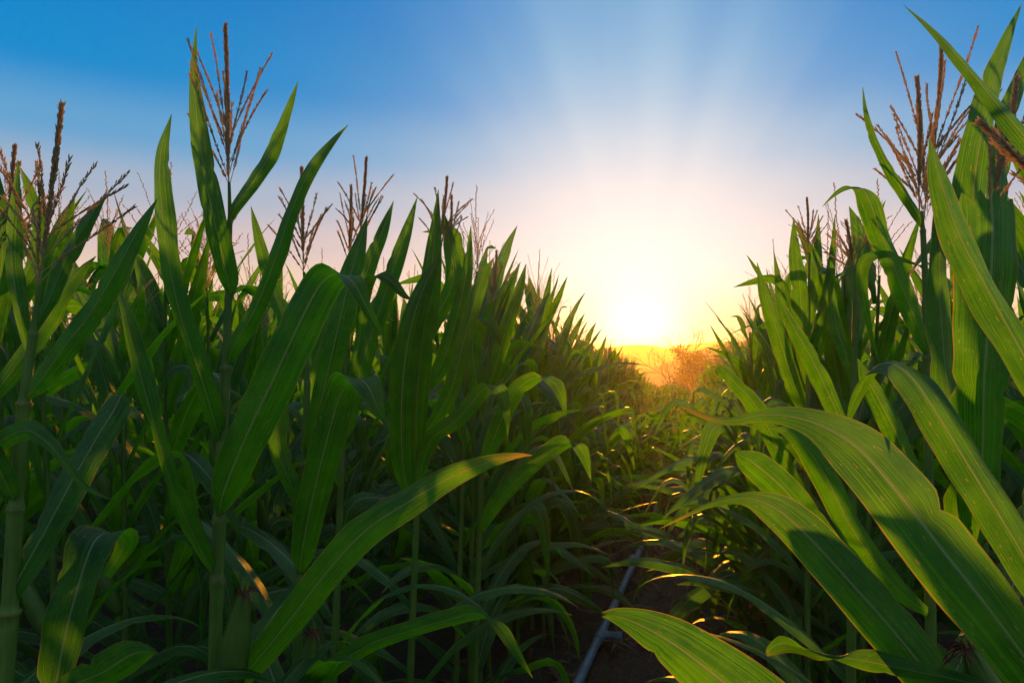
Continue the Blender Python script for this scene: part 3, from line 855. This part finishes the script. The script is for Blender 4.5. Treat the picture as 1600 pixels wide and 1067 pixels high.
hero('slender plant with an open feathery tassel standing clear against the sky',
     [(1455, 1050, 1.42, .013), (1452, 800, 1.43, .0115), (1450, 600, 1.44, .009), (1447, 470, 1.45, .0075), (1443, 380, 1.46, .006), (1440, 330, 1.46, .004)],
     [lf((1444, 358, 1.46, 5), (1434, 335, 1.45, 11), (1412, 300, 1.44, 13), (1388, 260, 1.43, 12), (1366, 215, 1.43, 9), (1354, 175, 1.43, 6), (1348, 136, 1.44, .5), fold=.5, f0=1.2),
      lf((1452, 558, 1.44, 7), (1440, 525, 1.42, 16), (1420, 475, 1.40, 21), (1398, 420, 1.38, 22), (1376, 365, 1.37, 20, -12), (1360, 318, 1.36, 22, -11), (1345, 294, 1.36, 17, -5, .012), (1322, 294, 1.35, 4, 4), (1303, 305, 1.35, 2, 3), (1285, 323, 1.35, .3, .3), fold=.2, f0=1.2),
      lf((1447, 480, 1.45, 5), (1450, 425, 1.46, 7), (1420, 410, 1.45, 5, 5), (1385, 402, 1.43, 10, 8), (1355, 402, 1.41, 17, 4, .01), (1345, 425, 1.40, 14, -2), (1350, 470, 1.40, 9, 0), (1362, 530, 1.41, 5, 0), (1375, 570, 1.42, .5, 0), fold=.2),
      lf((1452, 780, 1.43, 8), (1425, 730, 1.38, 20), (1392, 660, 1.35, 24), (1360, 600, 1.33, 18), (1340, 560, 1.33, 1), fold=.3),
      lf((1454, 960, 1.42, 8), (1420, 935, 1.36, 18), (1372, 885, 1.31, 24), (1325, 815, 1.28, 26), (1285, 735, 1.26, 24, -12), (1245, 683, 1.25, 10, -14), (1220, 671, 1.25, 4, -6), (1200, 668, 1.25, .3, -.4), fold=.25, wave=.08)],
     [(1440, 338, 1.46, 1433, 120, 1.46, 16, .55), (1447, 350, 1.52, 1472, 68, 1.54, 16, .38)], seed=22, nodes=[(558, 1.44), (470, 1.45), (360, 1.46)])

hero('plant whose olive leaf leans towards the path behind the arching tip',
     [(1330, 1040, 1.62, .013), (1332, 800, 1.63, .011), (1334, 600, 1.64, .009), (1336, 440, 1.66, .005), (1336, 420, 1.66, .004)],
     [lf((1331, 900, 1.62, 9), (1310, 870, 1.56, 24), (1270, 820, 1.50, 33), (1225, 765, 1.46, 34), (1180, 725, 1.44, 24, -18), (1158, 712, 1.43, 8, -10), (1148, 708, 1.43, .5, -.5), fold=.2),
      lf((1333, 700, 1.63, 7), (1310, 650, 1.58, 18), (1278, 580, 1.55, 20), (1245, 520, 1.53, 15), (1212, 458, 1.53, .5), fold=.3),
      lf((1334, 600, 1.64, 6), (1320, 550, 1.64, 13), (1305, 500, 1.65, 15), (1303, 450, 1.66, .5), fold=.3),
      lf((1335, 540, 1.64, 6), (1345, 500, 1.66, 13), (1335, 430, 1.68, 14), (1330, 372, 1.7, .5), fold=.3)],
     [(1336, 425, 1.66, 1322, 345, 1.66, 9, .6)], seed=23)

hero('plant of upright pointed blades tallest among the far right clump',
     [(1262, 960, 2.45, .013), (1262, 750, 2.46, .011), (1263, 560, 2.48, .008), (1264, 430, 2.5, .005), (1264, 395, 2.5, .004)],
     [lf((1262, 600, 2.48, 6), (1256, 540, 2.46, 17), (1250, 450, 2.45, 18), (1243, 390, 2.45, 12), (1240, 340, 2.46, .5), fold=.2),
      lf((1263, 520, 2.48, 5), (1272, 470, 2.5, 11), (1278, 400, 2.52, 11), (1279, 335, 2.54, .5), fold=.3),
      lf((1263, 560, 2.48, 5), (1285, 500, 2.44, 12), (1300, 420, 2.42, 10), (1305, 335, 2.43, .5), fold=.3),
      lf((1262, 660, 2.47, 6), (1240, 600, 2.40, 17), (1215, 520, 2.37, 17), (1195, 460, 2.36, 12), (1183, 410, 2.37, .5), fold=.3),
      lf((1262, 640, 2.47, 6), (1232, 560, 2.48, 14), (1222, 470, 2.49, 12), (1209, 392, 2.5, .5), fold=.25),
      lf((1262, 780, 2.46, 7), (1225, 720, 2.36, 17), (1185, 640, 2.30, 19), (1150, 600, 2.27, 15), (1125, 575, 2.26, 8), (1117, 582, 2.26, 1), fold=.3)],
     [(1264, 400, 2.5, 1261, 310, 2.5, 14, .6)], seed=24)

# ------------------------------------------------------------------ rows of standing corn
PR = random.Random(36)
NP = 9
protos = []
for k in range(NP):
    sp = plant_spec(PR, 2.02 + .14 * (k / NP))
    protos.append((sp, PR.randint(0, 9999)))
proto_root = {}
LABEL = {'L': ('green corn plant within the dense left field behind the nearest plants', 'corn plants of the left field'),
         'R': ('green corn plant within the dense right field behind the nearest plants', 'corn plants of the right field')}

spots = []
LROWS = [-.88 - .74 * i for i in range(16)]
RROWS = [.62 + .74 * i for i in range(14)]
for side, rows in (('L', LROWS), ('R', RROWS)):
    for ri, u0 in enumerate(rows):
        s = .3 + PR.random() * .2
        while s < 52:
            s += PR.uniform(.19, .30) * (1 if s < 20 else 1.25)
            fade = max(0.0, (s - 14) / 40)
            uu = u0 + PR.gauss(0, .05) + (.40 if side == 'R' else -.14) * min(1, max(0, (s - 5) / 4))
            # the path narrows and swings far down the slope
            x, y = xy_of(uu, s)
            if y < .5: continue
            px = CX + x / y * F
            if px < -420 or px > 2020: continue
            spots.append((side, ri, x, y, s))


def clear(x, y, ri, side):
    for h in HEROES:
        if (h[0] - x) ** 2 + (h[1] - y) ** 2 < .16 ** 2: return False
    if side == 'L' and ri == 0 and y < 2.2: return False
    if side == 'R' and ri == 0 and y < 2.2: return False
    if ri == 1 and y < 1.25: return False
    return y > 1.05


for u0 in (-.45, -.12, .2):                                         # younger corn closes the path farther down
    s = 6.2
    while s < 50:
        s += PR.uniform(.3, .5)
        x, y = xy_of(u0 + PR.gauss(0, .07), s)
        spots.append(('L', 5, x, y, -s))
spots = [q for q in spots if clear(q[2], q[3], q[1], q[0])]
spots.sort(key=lambda q: (q[3] + 1.1 * q[1]))                      # nearest and least hidden rows first
shorts = [(plant_spec(PR, PR.uniform(.95, 1.2), True), PR.randint(0, 9999)) for _ in range(4)]
short_root = {}
SHORT = {'L': 'short leafy corn plant drooping over the left edge of the dark path', 'R': 'short leafy corn plant drooping over the right edge of the dark path'}
for side, u0, s0, s1, st in (('L', -.70, 3.2, 8.8, .33), ('R', .46, 2.7, 9.0, .33)):
    s = s0
    while s < s1:
        s += st * PR.uniform(.7, 1.3)
        x, y = xy_of(u0 + PR.gauss(0, .07) + (.05 * (s - 4) if side == 'R' else (.06 * (s - 4.6) if s > 4.6 else 0)), s)
        k = PR.randrange(4)
        if k not in short_root:
            o = make_plant(shorts[k][0], random.Random(shorts[k][1]), SHORT[side], 'short corn plants edging the path'); short_root[k] = o
        else:
            o = copy_tree(short_root[k])
        o['label'] = SHORT[side]
        o['group'] = 'short corn plants on the %s path edge' % ('left' if side == 'L' else 'right')
        o.location = (x, y, gz(x, y))
        o.rotation_euler = (0, 0, -ROW + PR.choice((0, PI)) + PR.gauss(0, .5))
        sc = PR.uniform(.8, 1.1); o.scale = (sc, sc, sc)
N_IND = 247 - len(HEROES)
for i, (side, ri, x, y, s) in enumerate(spots[:N_IND]):
    k = PR.randrange(NP)
    key = (k,)
    lab, grp = LABEL[side]
    if key not in proto_root:
        o = make_plant(protos[k][0], random.Random(protos[k][1]), lab, grp); proto_root[key] = o
    else:
        o = copy_tree(proto_root[key])
    o['label'] = lab; o['group'] = grp
    o.location = (x, y, gz(x, y))
    o.rotation_euler = (PR.gauss(0, .03), PR.gauss(0, .03), -ROW + PR.choice((0, PI)) + PR.gauss(0, .55) + (PI / 2 if s > 5.5 and ri == 0 else 0))
    sc = PR.uniform(.89, 1.08)
    sz = sc * (1 - .08 * min(1, max(0, (s - 8) / 3)) - (PR.uniform(0, .16) if s > 5 else 0))
    o.scale = (sc, sc, sz)

# everything farther down the rows: one mass of corn
lowp = [plant_parts(sp, random.Random(sd), 0) for sp, sd in protos]
mass = MB()
for (side, ri, x, y, s) in spots[N_IND:]:
    if ri > 9 and y > 14: continue
    if y > 24 and ri > 6: continue
    a = PR.uniform(0, 6.283); sc = PR.uniform(.88, 1.06)
    if s > 26: sc *= PR.uniform(.85, 1.0)
    if s < 0: sc *= min(.85, .36 + .028 * (-s - 6.5)) * PR.uniform(.75, 1.2)
    M = np.array(((math.cos(a), -math.sin(a), 0), (math.sin(a), math.cos(a), 0), (0, 0, 1))) * sc
    mass.add(PR.choice(lowp), M, (x, y, gz(x, y)))
tag(mass.build('corn_field', [LEAF, STALK, TASSEL, HUSK]), 'rows of corn receding down the slope towards the sun', 'corn field', kind='stuff')

# ------------------------------------------------------------------ path floor: weeds and leaf litter
gb = MB(); GR = random.Random(77)
for i in range(5200):
    s = 1.6 + 16 * GR.random() ** 1.6; u = GR.gauss(-.15, .34)
    if GR.random() < .45: s, u = s + .3 * GR.gauss(0, 1), round(u * 3.2) / 3.2 + GR.gauss(0, .05)
    x, y = xy_of(u, s)
    h = GR.uniform(.03, .13); a = GR.uniform(0, 6.28); ln = GR.uniform(.2, 1.0)
    t = np.linspace(0, 1, 4)
    P = np.array((x, y, gz(x, y) - .01)) + np.stack([np.cos(a) * h * ln * t ** 1.7, np.sin(a) * h * ln * t ** 1.7, h * t * (1 - .25 * t * ln)], 1)
    w = np.array((-math.sin(a), math.cos(a), 0)) * (.0026 * (1 - .9 * t))[:, None]
    gb.grid(np.stack([P - w, P + w], 1), np.array([[0., 1.]]), t[:, None])
tag(gb.build('grass', GRASS), 'short weedy grass on the shaded path', 'grass', kind='stuff')
lb = MB()
for i in range(900):
    s = 1.6 + 12 * GR.random() ** 1.4; u = GR.uniform(-1.1, .8)
    x, y = xy_of(u, s)
    a = GR.uniform(0, 6.28); L = GR.uniform(.08, .3)
    t = np.linspace(0, 1, 7)
    P = np.array((x, y, gz(x, y) + .018)) + np.stack([np.cos(a + t) * L * t, np.sin(a + t) * L * t, .02 * np.sin(t * 6 + i) + .02], 1)
    H = np.stack([-np.sin(a + t), np.cos(a + t), .4 * np.sin(t * 4 + i)], 1) * (.012 * np.sin(PI * np.clip(t, .06, .97)))[:, None]
    ribbon(lb, P, H, .4, wave=.2, cols=3, rnd=GR)
tag(lb.build('litter', LITTER), 'dry brown leaf litter strewn over the path soil', 'litter', kind='stuff')

# ------------------------------------------------------------------ irrigation pipe beside the left row
def ground_pt(px, py):
    """where the ray through that pixel meets the field"""
    d = 1.0
    while d < 60:
        p = at(px, py, d)
        if p[2] <= gz(p[0], p[1]) + .05: return p
        d += .01
    return p


vis = [uv_of(*ground_pt(*q)[:2]) for q in ((905, 1067), (946, 978), (987, 878), (1013, 838))]
su = np.array([v[1] for v in vis]); uu = np.array([v[0] for v in vis])
kb, ka = np.polyfit(su, uu, 1)
s_end = su[-1]
pr = []
for sx in (1.2, 2.0, su[0], (su[0] + su[1]) / 2, su[1], su[2], s_end, s_end + 1, s_end + 2, s_end + 3.5):
    ux = ka + kb * min(sx, s_end) + (.04 * (sx - s_end) if sx > s_end else 0)
    x, y = xy_of(ux, sx); pr.append(np.array((x, y, gz(x, y) + .055)))
pipe = thing('irrigation_pipe', tuple(pr[2]), 'grey plastic irrigation pipe lying along the foot of the left corn', 'pipe')
b = MB(); tube(b, catmull(pr, 60), .023, 16, 0, 30.0); b.build('tube', PVC, pipe, pr[2])


def joint(px, py, r, L):
    c = ground_pt(px, py); c = np.array((c[0], c[1], gz(c[0], c[1]) + .055))
    d = nrm(pr[5] - pr[3])
    t = np.array((-.5, -.46, -.34, .34, .46, .5)) * L
    q = MB(); tube(q, c + d * t[:, None], np.array((.8, 1.06, 1, 1, 1.06, .8)) * r, 16)
    return q, c, d


q, c, d = joint(987, 876, .029, .13); q.build('coupling', PVC, pipe, pr[2])
q, c, d = joint(938, 995, .030, .14)
side = np.array((d[1], -d[0], 0.0))
tube(q, c + side * np.array((.0, .05, .085, .09, .12))[:, None] + np.array((0, 0, .01)), np.array((.024, .024, .024, .029, .029)), 12)
q.build('tee_outlet', PVC, pipe, pr[2])

# ------------------------------------------------------------------ air
def build_haze():
    x0, x1, y0, y1, z0, z1 = -700, 760, -36, 900, -15.5, 4.4
    # lie inside the ground sheet's extent on top: ground sheet is trimmed to this box below
    me = bpy.data.meshes.new('haze')
    v = [(x, y, z) for x in (x0, x1) for y in (y0, y1) for z in (z0, z1)]
    f = [(0, 1, 3, 2), (4, 6, 7, 5), (0, 4, 5, 1), (2, 3, 7, 6), (0, 2, 6, 4), (1, 5, 7, 3)]
    me.from_pydata(v, [], f); me.update()
    o = bpy.data.objects.new('haze', me); COL.objects.link(o); tag(o, kind='stuff')
    m, nt = new_mat('haze_air'); g = NT(nt)
    vol = g.n('ShaderNodeVolumePrincipled')
    vol.inputs['Color'].default_value = (.96, .78, .48, 1)
    vol.inputs['Density'].default_value = HAZE_D
    vol.inputs['Anisotropy'].default_value = HAZE_G
    out = g.n('ShaderNodeOutputMaterial'); g.link(vol.outputs[0], out.inputs['Volume'])
    me.materials.append(m)


HAZE_D, HAZE_G = .0011, .75
build_haze()

# ------------------------------------------------------------------ sky and sun
def build_world():
    w = bpy.data.worlds.new('World'); scene.world = w; w.use_nodes = True
    nt = w.node_tree; nt.nodes.clear(); g = NT(nt)
    dirv = g.vmath('NORMALIZE', g.n('ShaderNodeTexCoord').outputs['Generated'])
    sep = g.n('ShaderNodeSeparateXYZ'); g.link(dirv, sep.inputs[0])
    z = sep.outputs[2]
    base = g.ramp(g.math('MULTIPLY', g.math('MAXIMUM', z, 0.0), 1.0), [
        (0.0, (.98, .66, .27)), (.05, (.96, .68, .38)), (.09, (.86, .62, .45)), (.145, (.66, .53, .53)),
        (.205, (.38, .46, .585)), (.27, (.12, .36, .63)), (.345, (.0, .25, .615)), (.45, (.0, .21, .585)), (.60, (.16, .38, .74)), (.72, (.60, .74, 1.02)), (1.0, (.70, .84, 1.12))], 'EASE')  # upper stops, above the frame, brightened as added fill on the leaves
    ga = rad(10.6); ge = rad(1.3)
    S = (math.sin(ga) * math.cos(ge), math.cos(ga) * math.cos(ge), math.sin(ge))
    Rv = (math.cos(ga), -math.sin(ga), 0.0)
    Uv = tuple(np.cross(Rv, S))
    a = g.vmath('DOT_PRODUCT', dirv, Rv); b = g.vmath('DOT_PRODUCT', dirv, Uv); c = g.vmath('DOT_PRODUCT', dirv, S)
    front = g.smooth(c, 0.0, .5)

    def gauss(sa, sb, ob=0.0):
        e = g.math('ADD', g.math('POWER', g.math('ABSOLUTE', g.math('DIVIDE', a, sa)), 2.0), g.math('POWER', g.math('ABSOLUTE', g.math('DIVIDE', g.math('SUBTRACT', b, ob), sb)), 2.0))
        return g.math('MULTIPLY', g.math('POWER', 2.718, g.math('MULTIPLY', e, -1.0)), front)

    # beams fanning out from the sun
    r = g.math('SQRT', g.math('ADD', g.math('MULTIPLY', a, a), g.math('MULTIPLY', b, b)))
    phi = g.math('ARCTAN2', a, b)
    n1 = g.noise(None, 3.2, 1.5, .5, '1D', g.math('ADD', phi, 3.3))
    beam = g.math('MULTIPLY', g.math('SUBTRACT', g.smooth(n1, .3, .7), .5), g.math('MULTIPLY', g.smooth(r, .05, .22), g.math('SUBTRACT', 1.0, g.smooth(r, .34, .62))))
    beam = g.math('MULTIPLY', beam, g.math('MULTIPLY', front, g.math('SUBTRACT', 1.0, g.smooth(g.math('ABSOLUTE', phi), .35, .9))))
    pillar = gauss(.22, .46, .10)
    wide = gauss(.34, .24, .03)
    core = gauss(.08, .07, .012)
    halo = gauss(.17, .19, .05)
    low = gauss(.25, .055, .0)
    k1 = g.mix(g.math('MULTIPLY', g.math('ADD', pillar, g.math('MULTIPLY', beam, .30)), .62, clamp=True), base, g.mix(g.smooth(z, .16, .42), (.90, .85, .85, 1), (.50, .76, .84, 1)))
    k2 = g.mix(g.math('MULTIPLY', wide, .62), k1, (.96, .83, .78, 1))
    k2 = g.mix(g.math('MULTIPLY', halo, .72), k2, (1.02, .97, .93, 1))
    k3 = g.mix(g.math('MULTIPLY', low, .8), k2, (1.0, .63, .08, 1))
    k4 = g.mix(g.math('MULTIPLY', core, 1.0), k3, (1.22, 1.19, 1.14, 1))
    back = g.math('MULTIPLY', g.smooth(c, .45, -.2), g.math('SUBTRACT', 1.0, g.smooth(z, .15, .55)))
    k4 = g.mix(g.math('MULTIPLY', back, .75), k4, (.16, .17, .27, 1))
    sky = g.n('ShaderNodeTexSky', sky_type='NISHITA')
    sky.sun_disc = False; sky.sun_elevation = SUN_EL; sky.sun_rotation = SUN_AZ
    sky.altitude = 300; sky.dust_density = 1.5
    bg = g.n('ShaderNodeBackground'); bg.inputs['Strength'].default_value = .1
    tot = g.n('ShaderNodeMix', data_type='RGBA', blend_type='ADD'); tot.inputs[0].default_value = 1.0; tot.clamp_result = False
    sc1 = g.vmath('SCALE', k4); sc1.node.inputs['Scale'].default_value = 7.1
    sc2 = g.vmath('SCALE', sky.outputs[0]); sc2.node.inputs['Scale'].default_value = SKY_K
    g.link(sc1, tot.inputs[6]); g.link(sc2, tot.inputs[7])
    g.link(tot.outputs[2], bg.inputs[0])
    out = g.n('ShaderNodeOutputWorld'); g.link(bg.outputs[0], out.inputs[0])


SKY_K = .015
build_world()
sd = bpy.data.lights.new('sun', 'SUN'); sd.energy = 5.0; sd.angle = rad(.9); sd.color = (1.0, .37, .02)
so = bpy.data.objects.new('sun', sd); COL.objects.link(so)
so.rotation_euler = (PI / 2 - SUN_EL, 0, PI - SUN_AZ)

# ------------------------------------------------------------------ camera
cd = bpy.data.cameras.new('camera'); cam = bpy.data.objects.new('camera', cd); COL.objects.link(cam)
cd.sensor_width = 36; cd.lens = 36 * F / 1600; cd.clip_start = .02; cd.clip_end = 5000
cd.shift_y = (HY - 533.5) / 1600
cam.location = (0, 0, CAMZ); cam.rotation_euler = (PI / 2, 0, 0)
scene.camera = cam

scene.render.engine = 'CYCLES'
scene.view_settings.view_transform = 'Standard'; scene.view_settings.look = 'None'
scene.view_settings.exposure = .5; scene.view_settings.gamma = 1
cy = scene.cycles
cy.use_denoising = True
cy.max_bounces = 6; cy.diffuse_bounces = 3; cy.glossy_bounces = 2; cy.transmission_bounces = 4; cy.volume_bounces = 0
cy.transparent_max_bounces = 8
cy.sample_clamp_indirect = 4.0
cy.use_adaptive_sampling = True; cy.adaptive_threshold = .015
